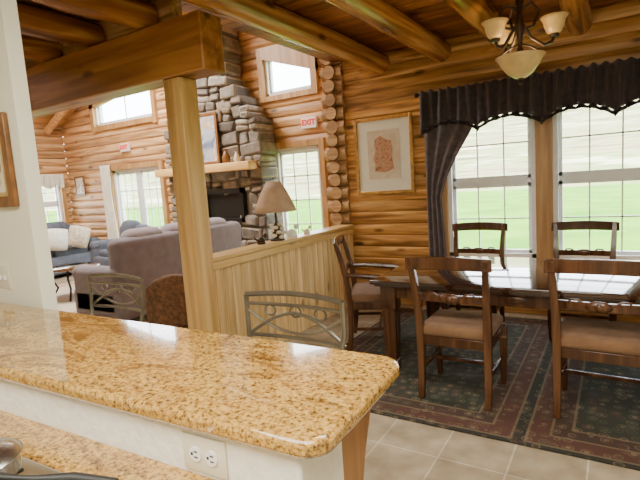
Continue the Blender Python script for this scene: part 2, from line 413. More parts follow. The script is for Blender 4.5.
# pitched living room ceiling
M_ceilY = wood('wood_roof', (0.40, 0.20, 0.07), (0.60, 0.34, 0.13), (0.72, 0.46, 0.2), 'Y', 0.4, var=0.2)
def roofplane(name, xa, za, xb, zb):
    b = B(); n = 22
    for i in range(n):
        t0, t1 = i/n, (i+0.95)/n
        p = [(xa+(xb-xa)*t, 2.6, za+(zb-za)*t) for t in (t0, t1)]
        b.prism([p[0], p[1], (p[1][0], YG+.2, p[1][2]), (p[0][0], YG+.2, p[0][2])], (0, 0, 0.03))
    b.prism([(xa, 2.6, za+.03), (xb, 2.6, zb+.03), (xb, YG+.2, zb+.03), (xa, YG+.2, za+.03)], (0, 0, 0.03))
    struct(b.obj(name, M_ceilY, smooth=False))
roofplane('ceiling_living_left', XL-.1, 3.12, -6.85, 5.2)
roofplane('ceiling_living_right', -2.9, 3.12, -6.85, 5.2)
b = B(); b.b2(-3.0, -2.9, 2.76, YD, ZC+.05, 3.3); struct(b.obj('trim_eave', M_bigbeam, smooth=False))

for i, y in enumerate((3.4, 4.3, 5.2, 6.1)):
    b = B(); b.tube([(XL+.1, y, 3.06), (-8.8, y, 4.05), (-6.95, y, 5.0)], 0.08, 12)
    struct(b.obj('trim_%d' % (20+i), M_ceilY))

def logbeam(x, y0, y1, r=0.11):
    b = B(); n = 14; pts = []; rs = []
    ph = random.uniform(0, 6)
    for i in range(n+1):
        t = i/n; pts.append((x+0.012*math.sin(ph+5*t), y0+(y1-y0)*t, ZC-r-0.005)); rs.append(r*(1+0.05*math.sin(ph*2+9*t)-.03))
    b.tube(pts, rs, 20, jit=0.01)
    o = b.obj('ceiling_log', M_beam)
    return tag(o, 'round varnished pine log beam under the plank ceiling', 'ceiling beam', 'ceiling log beams')
for x in (-2.37, -1.66, -1.0, -0.31, 0.4, 1.1): logbeam(x, -2.45, YD-0.03, 0.115)
for x in (-3.05, -3.7, -4.35, -5.0): logbeam(x, 1.28, 2.64)
b = B(); b.b2(-9.9, -2.42, 2.52, 2.74, 2.385, 2.775)
tag(b.obj('support_beam', M_bigbeam, bev=0.012), 'thick squared pine beam resting on a wooden post', 'beam')
b = B(); b.b2(-2.87, -2.695, 2.545, 2.72, 0, 2.383)
tag(b.obj('support_post', M_post, bev=0.01), 'square pine post holding up the beam beside the half wall', 'post')

# half wall with vertical slats
b = B(); y = 2.73
b.b2(-2.96, -2.84, 2.73, YD-.1, 0, 0.97)
while y < YD-.12:
    b.b2(-2.84, -2.815, y+.005, y+.102, 0.0, 0.97); y += 0.107
struct(b.obj('wall_partition', M_slat, bev=0.008))
b = B(); b.b2(-3.0, -2.79, 2.735, YD-.12, 0.97, 1.005); struct(b.obj('trim_1', M_cap, bev=0.006))
b = B(); b.b2(-2.815, -2.79, 2.74, YD-.12, 0.9, 0.965); struct(b.obj('trim_2', M_cap, bev=0.004))

# ---------------------------------------------------------------- windows
def window(name, axis, plane, a0, a1, z0, z1, nx, nz, frame=0.045, split=False, meeting=False, mw=0.014, dep=0.12, out=1):
    b = B()
    def bx(u0, u1, w0, w1, d0, d1):
        d0, d1 = plane+out*d0, plane+out*d1
        if axis == 'X': b.b2(u0, u1, min(d0, d1), max(d0, d1), w0, w1)
        else: b.b2(min(d0, d1), max(d0, d1), u0, u1, w0, w1)
    bx(a0, a0+frame, z0, z1, -.03, dep); bx(a1-frame, a1, z0, z1, -.03, dep)
    bx(a0, a1, z0, z0+frame, -.03, dep); bx(a0, a1, z1-frame, z1, -.03, dep)
    ia0, ia1, iz0, iz1 = a0+frame, a1-frame, z0+frame, z1-frame
    if split:
        m = (ia0+ia1)/2; bx(m-.06, m+.06, iz0, iz1, 0, .07)
        segs = [(ia0, m-.06), (m+.06, ia1)]
    else: segs = [(ia0, ia1)]
    vs = [(iz0, iz1)]
    if meeting:
        mz = (iz0+iz1)/2; bx(ia0, ia1, mz-.025, mz+.025, .01, .07); vs = [(iz0, mz-.025), (mz+.025, iz1)]
    for s0, s1 in segs:
        bx(s0, s0+.035, iz0, iz1, .02, .06); bx(s1-.035, s1, iz0, iz1, .02, .06)
        for k in range(1, nx): a = s0+(s1-s0)*k/nx; bx(a-mw/2, a+mw/2, iz0, iz1, .03, .05)
    for w0, w1 in vs:
        bx(ia0, ia1, w0, w0+.035, .02, .06); bx(ia0, ia1, w1-.035, w1, .02, .06)
        for k in range(1, nz): q = w0+(w1-w0)*k/nz; bx(ia0, ia1, q-mw/2, q+mw/2, .03, .05)
    o = struct(b.obj(name, M_white, smooth=False))
    b = B(); bx(ia0, ia1, iz0, iz1, .036, .042)
    b.obj('glass', M_glass, parent=o, smooth=False)
    return o
window('window_1', 'X', YD, *W1, 3, 2, meeting=True)
window('window_2', 'X', YD, *W2, 3, 2, meeting=True)
window('door_1', 'X', YG, *D1, 3, 5, split=True, mw=.018, frame=.06)
window('door_2', 'X', YG, *D2, 3, 5, mw=.018, frame=.06)
window('window_3', 'X', YG, *U1, 2, 1, mw=.02)
window('window_4', 'X', YG, *U2, 1, 1, mw=.02)
window('window_5', 'Y', XL, *WL, 3, 2, meeting=True, out=-1)
b = B()
b.prism([(U1[0]-.12, YG-.09, 3.40), (U1[1]+.1, YG-.09, 3.72), (U1[1]+.1, YG-.09, 3.86), (U1[0]-.12, YG-.09, 3.86)], (0, .08, 0))
b.b2(U1[0]-.12, U1[0], YG-.09, YG-.01, 2.9, 3.86); b.b2(U1[1], U1[1]+.1, YG-.09, YG-.01, 2.9, 3.86); b.b2(U1[0], U1[1], YG-.09, YG-.01, 2.93, 3.03)
struct(b.obj('trim_3', M_casing, smooth=False))
b = B()
b.prism([(U2[0]-.1, YG-.1, 3.60), (U2[1]+.1, YG-.1, 3.24), (U2[1]+.1, YG-.1, 3.74), (U2[0]-.1, YG-.1, 3.74)], (0, .08, 0))
b.b2(U2[0]-.1, U2[0], YG-.09, YG-.01, 2.9, 3.7); b.b2(U2[1], U2[1]+.1, YG-.09, YG-.01, 2.9, 3.7); b.b2(U2[0], U2[1], YG-.09, YG-.01, 2.9, 2.98)
struct(b.obj('trim_4', M_casing, smooth=False))
def casing(name, axis, plane, a0, a1, z0, z1, w, out, mat=M_casing, bottom=True):
    b = B()
    def bx(u0, u1, w0, w1, d0, d1):
        d0, d1 = plane+out*d0, plane+out*d1
        if axis == 'X': b.b2(u0, u1, min(d0, d1), max(d0, d1), w0, w1)
        else: b.b2(min(d0, d1), max(d0, d1), u0, u1, w0, w1)
    bx(a0-w, a0, z0-(w if bottom else 0), z1+w, .0, .1); bx(a1, a1+w, z0-(w if bottom else 0), z1+w, .0, .1)
    bx(a0, a1, z1, z1+w, .0, .1)
    if bottom: bx(a0, a1, z0-w, z0, .0, .12)
    return struct(b.obj(name, mat, smooth=False, bev=0.004))
casing('trim_5', 'X', YG, *D1, .1, -1, bottom=False); casing('trim_6', 'X', YG, *D2, .1, -1, bottom=False)
casing('trim_7', 'Y', XL, *WL, .09, 1)
b = B()
b.b2(-1.71, -1.62, YD-.06, YD+.05, .53, 2.34); b.b2(.36, .45, YD-.06, YD+.05, .53, 2.34)
b.b2(-.71, -.55, YD-.05, YD+.08, .53, 2.34); b.b2(-1.62, .36, YD-.06, YD+.05, 2.25, 2.34)
b.b2(-1.75, .49, YD-.10, YD+.05, .56, .62)
struct(b.obj('trim_8', M_casing, smooth=False, bev=0.004))

# ---------------------------------------------------------------- outside
def lawn():
    m, nt, ns, ln, p = newmat('lawn_grass')
    tc = ns.new('ShaderNodeTexCoord'); n = ns.new('ShaderNodeTexNoise'); n.inputs['Scale'].default_value = 0.5; n.inputs['Detail'].default_value = 8
    ln.new(tc.outputs['Object'], n.inputs['Vector'])
    r = ramp(ns, [(0.3, (0.06, 0.19, 0.006)), (0.7, (0.14, 0.30, 0.016))]); ln.new(n.outputs['Fac'], r.inputs['Fac'])
    ln.new(r.outputs['Color'], p.inputs['Base Color']); p.inputs['Roughness'].default_value = 1
    p.inputs['Specular IOR Level'].default_value = 0.1
    return m
def hillm():
    m, nt, ns, ln, p = newmat('hill_field')
    tc = ns.new('ShaderNodeTexCoord'); mp = ns.new('ShaderNodeMapping'); mp.inputs['Scale'].default_value = (0.02, 0.02, 0.5)
    ln.new(tc.outputs['Object'], mp.inputs['Vector'])
    n = ns.new('ShaderNodeTexNoise'); n.inputs['Scale'].default_value = 3; n.inputs['Detail'].default_value = 8
    ln.new(mp.outputs[0], n.inputs['Vector'])
    r = ramp(ns, [(0.35, (0.12, 0.13, 0.05)), (0.46, (0.34, 0.28, 0.16)), (0.54, (0.16, 0.24, 0.06)), (0.62, (0.52, 0.46, 0.32)), (0.75, (0.36, 0.4, 0.18))]); ln.new(n.outputs['Fac'], r.inputs['Fac'])
    ln.new(r.outputs['Color'], p.inputs['Base Color']); p.inputs['Roughness'].default_value = 1
    p.inputs['Specular IOR Level'].default_value = 0.1
    return m
b = B(); b.grid(lambda u, v: (-120+220*u, 6.8+45*v, -0.5), 8, 8)
o = b.obj('lawn', lawn(), smooth=False); tag(o, 'bright green mown lawn outside the windows', 'lawn'); o['kind'] = 'stuff'
b = B(); b.grid(lambda u, v: (-220+400*u, 51.8+150*v, -0.5+26*v**1.3+1.2*math.sin(9*u)*v), 40, 20)
o = b.obj('hillside', hillm()); tag(o, 'pale sunlit field rising beyond the lawn', 'hill'); o['kind'] = 'stuff'

# ---------------------------------------------------------------- fireplace
cx0, cx1 = -6.88, -4.72
def half(z):
    if z < 2.5: return cx0, cx1
    t = min(1, (z-2.5)/0.8); return cx0+.5*t, cx1-.58*t
chim = top('stone_fireplace', ((cx0+cx1)/2, 6.2, 0), 'tall fieldstone fireplace and chimney against the log gable wall', 'fireplace')
ox, oy = chim.location.x, chim.location.y
def L(p): return (p[0]-ox, p[1]-oy, p[2])
b = B(); z = 0.0
FO = (-5.97, -5.11, 1.0, 1.55)
while z < 4.2:
    h = random.uniform(.14, .24); a, c = half(z+h/2); x = a
    while x < c-.02:
        w = random.uniform(.16, .42)
        if c-x-w < .12: w = c-x
        xm, zm = x+w/2, z+h/2
        if not (FO[0]-.02 < xm+w*.3 and xm-w*.3 < FO[1]+.02 and FO[2] < zm < FO[3]):
            last = x+w > c-.01
            yf = 6.0-random.uniform(0, .05)
            yb = 6.42 if (last or x == a) else 6.16
            split = (h > .19 and w < .34 and random.random() < .5)
            rr = Euler((0, random.uniform(-.14, .14), 0))
            dzz = random.uniform(-.02, .02)
            if split:
                b.box(L((xm, (yf+yb)/2, zm-h*.26)), (w-.02, yb-yf, h*.46), rr, jit=0.018)
                b.box(L((xm, (yf+yb)/2, zm+h*.24)), (w-.02, yb-yf, h*.46), rr, jit=0.018)
            else:
                b.box(L((xm+(0.01 if last else 0), (yf+yb)/2, zm+dzz)), (w-.012, yb-yf, h-.008), rr, jit=0.026)
        x += w
    z += h
b.obj('stonework', M_stone, parent=chim, bev=0.032)
b = B()
for x0, x1, z0, z1 in ((cx0+.05, FO[0], 0, 2.5), (FO[1], cx1-.05, 0, 2.5), (FO[0], FO[1], 0, FO[2]), (FO[0], FO[1], FO[3], 2.5), (cx0+.52, cx1-.62, 2.5, 4.3)):
    b.b2(x0-ox, x1-ox, 6.03-oy, 6.41-oy, z0, z1)
M_mortar = pm('mortar', (0.20, 0.17, 0.135), 0.95, scale=20)
b.obj('mortar_core', M_mortar, parent=chim, smooth=False)
b = B(); b.rbox(L((-5.87, 5.90, 1.89)), (2.14, .26, .13), .015)
b.obj('mantel', M_mantle, parent=chim)
b = B(); b.b2(FO[0]-ox, FO[1]-ox, 6.35-oy, 6.4-oy, FO[2], FO[3]); b.b2(FO[0]-ox, FO[0]+.06-ox, 5.93-oy, 6.35-oy, FO[2], FO[3]); b.b2(FO[1]-.06-ox, FO[1]-ox, 5.93-oy, 6.35-oy, FO[2], FO[3])
b.b2(FO[0]-ox, FO[1]-ox, 5.93-oy, 6.35-oy, FO[3]-.08, FO[3]); b.b2(FO[0]-ox, FO[1]-ox, 5.93-oy, 6.35-oy, FO[2], FO[2]+.06); b.b2(FO[0]+.06-ox, FO[1]-.06-ox, 5.98-oy, 6.0-oy, FO[2]+.06, FO[3]-.08)
b.obj('firebox_insert', M_darkiron, parent=chim, smooth=False)

# ---------------------------------------------------------------- framed pictures
def picture(name, loc, w, h, fw, fmat, amat, label, matw=0, inner=None, tilt=0, fillet=None):
    e = top(name, loc, label, 'picture')
    if tilt: e.rotation_euler = (R(tilt), 0, 0)
    b = B()
    for x0, x1, z0, z1 in ((-w/2, -w/2+fw, 0, h), (w/2-fw, w/2, 0, h), (-w/2+fw, w/2-fw, 0, fw), (-w/2+fw, w/2-fw, h-fw, h)): b.b2(x0, x1, -.025, 0, z0, z1)
    b.obj('frame', fmat, parent=e, bev=0.006)
    if fillet:
        f2 = fw+.02; b = B()
        for x0, x1, z0, z1 in ((-w/2+fw, -w/2+f2, fw, h-fw), (w/2-f2, w/2-fw, fw, h-fw), (-w/2+f2, w/2-f2, fw, f2), (-w/2+f2, w/2-f2, h-f2, h-fw)): b.b2(x0, x1, -.02, -.002, z0, z1)
        b.obj('fillet', fillet, parent=e, smooth=False)
    b = B(); b.b2(-w/2+fw, w/2-fw, -.012, -.002, fw, h-fw); b.obj('mat_board' if matw else 'print', M_matboard if matw else amat, parent=e, smooth=False)
    if matw:
        b = B(); b.b2(-w/2+fw+matw, w/2-fw-matw, -.015, -.012, fw+matw*1.1, h-fw-matw*.9); b.obj('print', amat, parent=e, smooth=False)
    if inner:
        b = B(); pts = []
        for (px, pz) in ((-.12, .05), (.02, .03), (.13, .07), (.11, .19), (.12, .31), (.10, .40), (.03, .42), (-.03, .47), (-.10, .43), (-.12, .36), (-.10, .30), (-.13, .20), (-.11, .12)):
            pts.append((px*1.0*w/.75, -.0155, h*.25+pz*1.0*h/.92))
        b.prism(pts, (0, -.0015, 0)); b.obj('drawing', inner, parent=e, smooth=False)
    return e
picture('framed_picture', (-2.375, YD-.03, 1.36), .75, .92, .042, M_gold, M_art1, 'gold framed drawing with wide pale mat on the log wall', .13, M_art1b)
picture('framed_picture.001', (-2.70, 1.178, 1.54), .66, .43, .05, M_brownframe, M_art3, 'brown and gold framed print on the cream kitchen wall', .05, fillet=M_goldfillet)
picture('framed_painting', (-6.0, 5.93, 1.96), .98, .84, .05, M_brownframe, M_art2, 'framed landscape print leaning on the fireplace mantel', tilt=0)
picture('framed_picture.002', (-10.25, YG-.07, 1.62), .36, .42, .04, M_brownframe, M_art3, 'small framed print on the living room log wall')

def vase(loc, sc, mat, lab):
    b = B(); b.lathe([(0, 0), (.05, 0), (.07, .06), (.05, .14), (.025, .19), (.035, .22), (.03, .22)], seg=16)
    o = b.obj('vase', mat, loc=loc); o.scale = (sc, sc, sc); tag(o, lab, 'vase'); return o
vase((-5.34, 5.88, 1.957), 1.0, M_brownframe, 'small brown pottery vase on the mantel')
vase((-5.12, 5.88, 1.957), .75, M_flower, 'small cream vase on the mantel')

def exitsign(x, z, w):
    e = top('exit_sign', (x, YG-.07, z), 'white exit sign with red letters above the glass door', 'exit sign', group='exit signs')
    b = B(); b.box((0, 0, 0), (w, .05, w*.62)); b.obj('sign_box', M_signw, parent=e, bev=.006)
    cu = bpy.data.curves.new('t', 'FONT'); cu.body = 'EXIT'; cu.size = w*.44; cu.align_x = 'CENTER'; cu.align_y = 'CENTER'; cu.extrude = .004; cu.offset = 0.004
    t = bpy.data.objects.new('t', cu); COL.objects.link(t)
    bpy.context.view_layer.update()
    me = bpy.data.meshes.new_from_object(t.evaluated_get(bpy.context.evaluated_depsgraph_get()))
    bpy.data.objects.remove(t); me.materials.clear(); me.materials.append(M_red)
    o = bpy.data.objects.new('lettering', me); COL.objects.link(o); o.parent = e; o.location = (0, -.028, 0); o.rotation_euler = (R(90), 0, 0)
exitsign(-4.07, 2.48, .27); exitsign(-8.55, 2.52, .27)

# ---------------------------------------------------------------- kitchen bar (slightly rotated about its end)
PV = Vector((-.46, .70, 0)); BA = R(2.3)
def rp(x, y):
    v = Matrix.Rotation(BA, 3, 'Z') @ (Vector((x, y, 0))-PV) + PV
    return v.x, v.y
bar = top('breakfast_bar', PV, 'raised granite breakfast bar on a cream knee wall', 'counter', BA)
bx, by = PV.x, PV.y
b = B()
x0, x1, y0, y1 = -2.7, -.468, .700, 1.185
def arc(cx, cy, a0, a1, r, n=8): return [(cx+r*math.cos(a0+(a1-a0)*i/n), cy+r*math.sin(a0+(a1-a0)*i/n)) for i in range(n+1)]
poly = [(x0, y0)] + arc(x1-.06, y0+.06, -math.pi/2, 0, .06) + arc(x1-.07, y1-.07, 0, math.pi/2, .07) + [(x0, y1+.055)]
b.prism([(p[0]-bx, p[1]-by, 1.03) for p in poly], (0, 0, .04))
o = b.obj('countertop', M_granite, parent=bar, bev=.012); o['label'] = 'golden brown speckled granite top with rounded corners'
b = B(); b.b2(-2.7-bx, -.535-bx, .728-by, .915-by, 0, 1.03); b.obj('knee_wall', M_knee, parent=bar, bev=.008)
for xx in (-.600, -1.75, -2.6):
    b = B()
    prof = [(.915, 1.028), (1.14, 1.028), (1.14, .99), (1.10, .96), (1.05, .86), (1.01, .74), (.98, .66), (.96, .62), (.915, .60)]
    b.prism([(xx-bx, y-by, z) for y, z in prof], (.06, 0, 0))
    b.obj('corbel', M_corbel, parent=bar, bev=.004)
def plate(name, loc, rz, w, h, label, kind):
    e = top(name, loc, label, 'outlet' if kind == 'outlet' else 'light switch', rz)
    b = B(); b.rbox((0, -.003, 0), (w, .006, h), .0028, seg=2); b.obj('cover_plate', M_plastic, parent=e)
    for s in (-1, 1):
        if kind == 'outlet':
            b = B(); b.lathe([(0, 0), (.0175, 0), (.0175, .003), (0, .003)], M=Matrix.Rotation(R(90), 3, 'X'), c=(s*.024, -.006, 0), seg=24); so = b.obj('socket', M_white, parent=e)
            b = B()
            for q in (-1, 1): b.box((s*.024+.003, -.0095, q*.0065), (.010, .001, .003))
            b.box((s*.024-.009, -.0095, 0), (.006, .001, .006))
            b.obj('socket_slots', M_black, parent=so, smooth=False)
        else:
            b = B(); b.box((s*.023, -.009, 0), (.01, .012, .024)); b.obj('toggle', M_white, parent=e, bev=.002)
plate('wall_outlet', (*rp(-.79, .728), .964), BA, .130, .088, 'white duplex outlet mounted sideways under the granite bar', 'outlet')
plate('light_switch', (-2.62, 1.18, 1.19), 0, .116, .116, 'white double light switch on the cream wall', 'switch')

cab = top('kitchen_cabinet', PV, 'wooden base cabinet below the granite worktop', 'cabinet', BA)
def lx(x): return x-PV.x
def ly(y): return y-PV.y
b = B(); b.b2(lx(-2.5), lx(-.62), ly(.07), ly(.725), 0, .868); b.obj('cabinet_body', M_cab, parent=cab, bev=.005)
b = B()
for (a, c, e_, f) in ((-2.5, -.58, .02, .175), (-2.5, -.58, .60, .727), (-2.5, -1.75, .175, .60), (-.90, -.58, .175, .60)): b.b2(lx(a), lx(c), ly(e_), ly(f), .87, .91)
o = b.obj('worktop', M_granite); o.location = PV; o.rotation_euler = (0, 0, BA)
tag(o, 'lower golden granite worktop around the stove', 'worktop')
ck = top('cooktop', (*rp(-1.325, .3875), .871), 'built-in stainless and black stove top in the worktop', 'stove', BA)
b = B(); b.rbox((0, 0, .022), (.845, .42, .043), .006); b.obj('cooktop_body', M_steel, parent=ck)
b = B(); b.box((0, -.04, .046), (.79, .30, .004)); b.obj('cooktop_glass', M_cook, parent=ck)
for i, (x, y) in enumerate(((-.25, .05), (.12, .05))):
    b = B(); b.tube([(x+.09*math.cos(a*math.pi/8), y+.09*math.sin(a*math.pi/8), .055) for a in range(16)], .006, 6, closed=True)
    for a in range(4): b.cyl((x, y, .058), (x+.11*math.cos(a*math.pi/2), y+.11*math.sin(a*math.pi/2), .058), .005, seg=6)
    b.obj('burner', M_darkiron, parent=ck)
pot = top('saucepan', (-1.235, .43, .938), 'stainless steel saucepan with a black handle on the stove', 'pan')
b = B(); b.lathe([(0, 0), (.085, 0), (.095, .01), (.098, .045), (.103, .05), (.094, .05), (.09, .012), (0, .012)], seg=32); b.obj('pan_body', M_steel, parent=pot)
b = B(); b.tube([(.095, .01, .035), (.16, .05, .025), (.23, .10, .018), (.33, .135, .015)], [.006, .007, .012, .009], 10); b.obj('handle', M_black, parent=pot)
b = B(); b.lathe([(.1, .05), (.085, .062), (.03, .072), (0, .074)], seg=32); b.lathe([(0, .074), (.012, .074), (.02, .088), (.012, .098), (0, .098)], seg=16); b.obj('lid', M_steel, parent=pot)

# ---------------------------------------------------------------- bar stools
def barstool(loc):
    e = top('bar_stool', loc, 'dark metal bar stool with looped open back at the granite bar', 'stool', group='metal bar stools')
    b = B(); b.lathe([(0, 0), (.2, 0), (.215, .02), (.215, .045), (.19, .065), (0, .075)], c=(0, 0, .69), seg=32); b.obj('seat', M_pillow2, parent=e)
    for sx, sy in ((-1, -1), (1, -1), (-1, 1), (1, 1)):
        b = B(); b.tube([(sx*.15, sy*.15, .69), (sx*.17, sy*.17, .4), (sx*.21, sy*.2, 0)], .012, 8); b.obj('leg', M_stoolmetal, parent=e)
    b = B(); b.tube([(.185*math.cos(a*math.pi/12), .185*math.sin(a*math.pi/12), .28) for a in range(24)], .009, 8, closed=True); b.obj('footrest_ring', M_stoolmetal, parent=e)
    b = B()
    def Y(x): return .25 - .35*x*x*1.2
    W = .25
    for s in (-1, 1): b.tube([(s*.19, .12, .69), (s*.22, .19, .78), (s*W, Y(W), .95), (s*W, Y(W), 1.085)], .011, 8)
    xs = [-W+2*W*i/14 for i in range(15)]
    b.tube([(x, Y(x), 1.085+.012*math.cos(x/W*math.pi/2)) for x in xs], .012, 8)
    b.tube([(x, Y(x), 1.045) for x in xs], .008, 8)
    b.tube([(x, Y(x), .90+.11*math.cos(x/W*math.pi/2)) for x in xs], .008, 8)
    b.tube([(x, Y(x), .90) for x in xs], .009, 8)
    b.tube([(x, Y(x), .92+.10*(x/W)**2) for x in xs], .007, 8)
    for cxx in (-.13, 0, .13):
        b.tube([(cxx+.028*math.cos(a*math.pi/8), Y(cxx), 1.018+.024*math.sin(a*math.pi/8)) for a in range(16)], .005, 6, closed=True)
    b.obj('backrest', M_stoolmetal, parent=e)
    return e
st = barstool((-1.18, 1.40, -.008))
copy_tree(st, (-2.53, 1.50, -.008), 0.0)

# ---------------------------------------------------------------- dining table
tb = top('dining_table', (-.60, 3.95, 0.013), 'long dark glossy wooden dining table reflecting the windows', 'table')
b = B(); b.rbox((0, 0, .735), (2.12, 1.22, .036), .010, seg=2); b.rbox((0, 0, .708), (2.06, 1.16, .022), .006, seg=2); b.obj('tabletop', M_table, parent=tb)
b = B()
for s in (-1, 1): b.box((0, s*.5, .648), (1.86, .03, .1)); b.box((s*.94, 0, .648), (.03, 1.02, .1))
b.obj('apron', M_dark, parent=tb, bev=.004)
for sx in (-1, 1):
    for sy in (-1, 1):
        b = B(); c = (sx*.93, sy*.5)
        b.rbox((*c, .612), (.125, .125, .18), .008, seg=2); b.rbox((*c, .51), (.095, .095, .04), .012)
        b.tube([(*c, .5), (*c, .3), (*c, .09)], [.055, .05, .042], 4, sq=True)
        b.rbox((*c, .085), (.105, .105, .03), .01); b.rbox((*c, .037), (.095, .095, .074), .012)
        b.obj('leg', M_dark, parent=tb)
for x in (-.55, 0, .55):
    b = B(); b.ball((x, -.518, .648), (.16, .02, .055), 14); b.obj('carved_ornament', M_dark, parent=tb)

# ---------------------------------------------------------------- dining chairs
def rail(b, z0, z1, hw, y, bow, th, crest=0.0, n=14):
    vs = []
    for i in range(n+1):
        u = -1+2*i/n; x = u*hw; yy = y-bow*(1-u*u); c = crest*(1-u*u)
        for (dy, zz) in ((-th/2, z0+c*.6), (th/2, z0+c*.6), (th/2, z1+c), (-th/2, z1+c)): vs.append(b.bm.verts.new((x, yy+dy, zz)))
    for i in range(n):
        for k in range(4): b.bm.faces.new((vs[i*4+k], vs[i*4+(k+1) % 4], vs[i*4+4+(k+1) % 4], vs[i*4+4+k]))
    b.bm.faces.new(vs[:4]); b.bm.faces.new(vs[-4:][::-1])
def chair(loc, rz, arms=False, label='dark wooden dining chair with brown suede seat', name='dining_chair'):
    e = top(name, loc, label, 'chair', rz, 'dining chairs around the table')
    hw = .25 if arms else .225
    for s in (-1, 1):
        b = B(); b.tube([(s*hw, -.23, 0), (s*hw, -.205, .2), (s*hw, -.20, .45), (s*(hw+.005), -.225, .68), (s*(hw+.012), -.265, .86), (s*(hw+.018), -.305, 1.0)],
                        [.02, .023, .026, .024, .022, .018], 4, sq=True)
        b.obj('leg', M_dark, parent=e, bev=.004, ang=60)
        b = B(); b.tube([(s*(hw+.015), .21, .44), (s*(hw+.015), .21, .2), (s*(hw+.01), .21, 0)], [.026, .022, .017], 4, sq=True)
        b.box((s*(hw+.015), .21, .36), (.058, .058, .02)); b.obj('leg', M_dark, parent=e, bev=.004)
    b = B()
    rail(b, .925, 1.005, hw+.055, -.292, .03, .024, .014)
    b.obj('top_rail', M_dark, parent=e, bev=.005)
    b = B(); rail(b, .70, .752, hw, -.225, .02, .02, .0)
    b.ball((0, -.248, .7275), (.15, .04, .066), 16)
    b.ball((0, -.252, .7275), (.05, .05, .05), 12)
    for s in (-1, 1):
        b.tube([(s*.07, -.248, .735), (s*.11, -.245, .762), (s*.15, -.24, .76), (s*.16, -.238, .735)], .008, 6)
    b.obj('back_slat', M_dark, parent=e, bev=.003)
    b = B(); b.box((0, .21, .415), (2*hw, .025, .065)); b.box((0, -.2, .415), (2*hw-.02, .022, .065))
    for s in (-1, 1): b.box((s*(hw+.005), 0, .415), (.024, .40, .065))
    b.obj('seat_frame', M_dark, parent=e, bev=.004)
    b = B(); b.rbox((0, .015, .48), (2*hw+.035, .455, .08), .034, seg=4); b.obj('seat', M_suede, parent=e)
    b = B()
    for s in (-1, 1): b.box((s*(hw+.003), 0, .20), (.018, .41, .026))
    b.box((0, .05, .20), (2*hw, .018, .026)); b.obj('stretcher', M_dark, parent=e, bev=.003)
    if arms:
        for s in (-1, 1):
            b = B(); b.tube([(s*(hw+.008), -.24, .70), (s*(hw+.03), -.1, .695), (s*(hw+.04), .08, .675), (s*(hw+.03), .2, .665), (s*(hw+.02), .235, .64)], [.02, .022, .026, .026, .02], 8)
            b.tube([(s*(hw+.025), .13, .43), (s*(hw+.04), .17, .55), (s*(hw+.03), .17, .67)], .018, 4, sq=True)
            b.obj('armrest', M_dark, parent=e)
    return e
c1 = chair((-.93, 3.29, .0145), 0, label='dark wooden dining chair with brown suede seat and carved slat')
copy_tree(c1, (-.075, 3.34, .0145), R(-2))
copy_tree(c1, (-1.22, 4.80, .0145), math.pi)
copy_tree(c1, (-.26, 4.80, .0145), math.pi)
chair((-1.95, 4.02, .0145), R(-90+22), True, 'dark wooden armchair with carved slat at the table end', 'dining_armchair')

b = B(); b.rbox((-.55, 3.97, .006), (3.3, 2.48, .011), .004, seg=1)
tag(b.obj('area_rug', rugmat('rug_oriental', -2.2, 1.1, 2.73, 5.21, stripe=-.48)), 'dark patterned oriental rug under the dining table', 'rug')

# ---------------------------------------------------------------- valance and curtain
val = top('window_valance', (-.63, YD-.16, 2.46), 'dark brown gathered scalloped valance over the dining windows', 'valance')
def vf(u, v, lo=0.0, hi=1.0):
    x = -1.22+2.44*u
    bot = -.48 + .11*abs(math.sin(u*math.pi*4.0))**0.7 
    z = bot*(lo+(hi-lo)*v) + .012*math.sin(u*160)*(1-v)
    y = -.01 -.024*math.sin(u*150) - .018*math.sin(u*67+2*v) - .02*v
    return (x, y, z)
b = B(); b.grid(lambda u, v: vf(u, v, 0, .93), 300, 10); b.obj('valance_fabric', M_valance, parent=val, solid=.004)
b = B(); b.grid(lambda u, v: vf(u, v, .93, 1.02), 300, 3); b.obj('fringe', M_valance_trim, parent=val, solid=.01)
b = B(); b.cyl((-1.26, .04, -.02), (1.26, .04, -.02), .014); b.ball((-1.28, .04, -.02), (.05, .05, .05)); b.ball((1.28, .04, -.02), (.05, .05, .05)); b.obj('curtain_rod', M_darkiron, parent=val)
def curtain(name, xl, edge, y, label, mat, z0=.03, z1=2.3, amp=.03, folds=60):
    b = B()
    def f(u, v):
        z = z1+(z0-z1)*v; xr = edge(z); x = xl+(xr-xl)*u
        return (x, y - amp*math.sin(u*folds*.35)*(.5+.5*(abs(xr-xl)/.4)) , z)
    b.grid(f, 60, 40); return tag(b.obj(name, mat, solid=.004), label, 'curtain')
def ed(z):
    ks = [(0, -1.60), (1.15, -1.66), (1.3, -1.67), (1.5, -1.61), (1.75, -1.48), (2.0, -1.32), (2.3, -1.2)]
    for (a, xa), (c, xc) in zip(ks, ks[1:]):
        if a <= z <= c: return xa+(xc-xa)*(z-a)/(c-a)
    return ks[-1][1]
curtain('curtain', -1.84, ed, YD-.10, 'dark sheer curtain panel tied back beside the window', M_curtain, z1=2.25, amp=.018)
curtain('sheer_curtain', -9.32, lambda z: -8.98+.04*math.sin(3*z), YG-.16, 'pale curtain panel beside the glass double door', M_sheer, z1=2.2)
b = B(); b.grid(lambda u, v: (XL+.17+.03*math.sin(u*60), 5.25+1.05*u, 2.12-.32*v*(1-.2*math.sin(u*math.pi*3)**2)), 80, 6)
tag(b.obj('valance', M_sheer, solid=.004), 'short beige valance over the living room side window', 'valance')

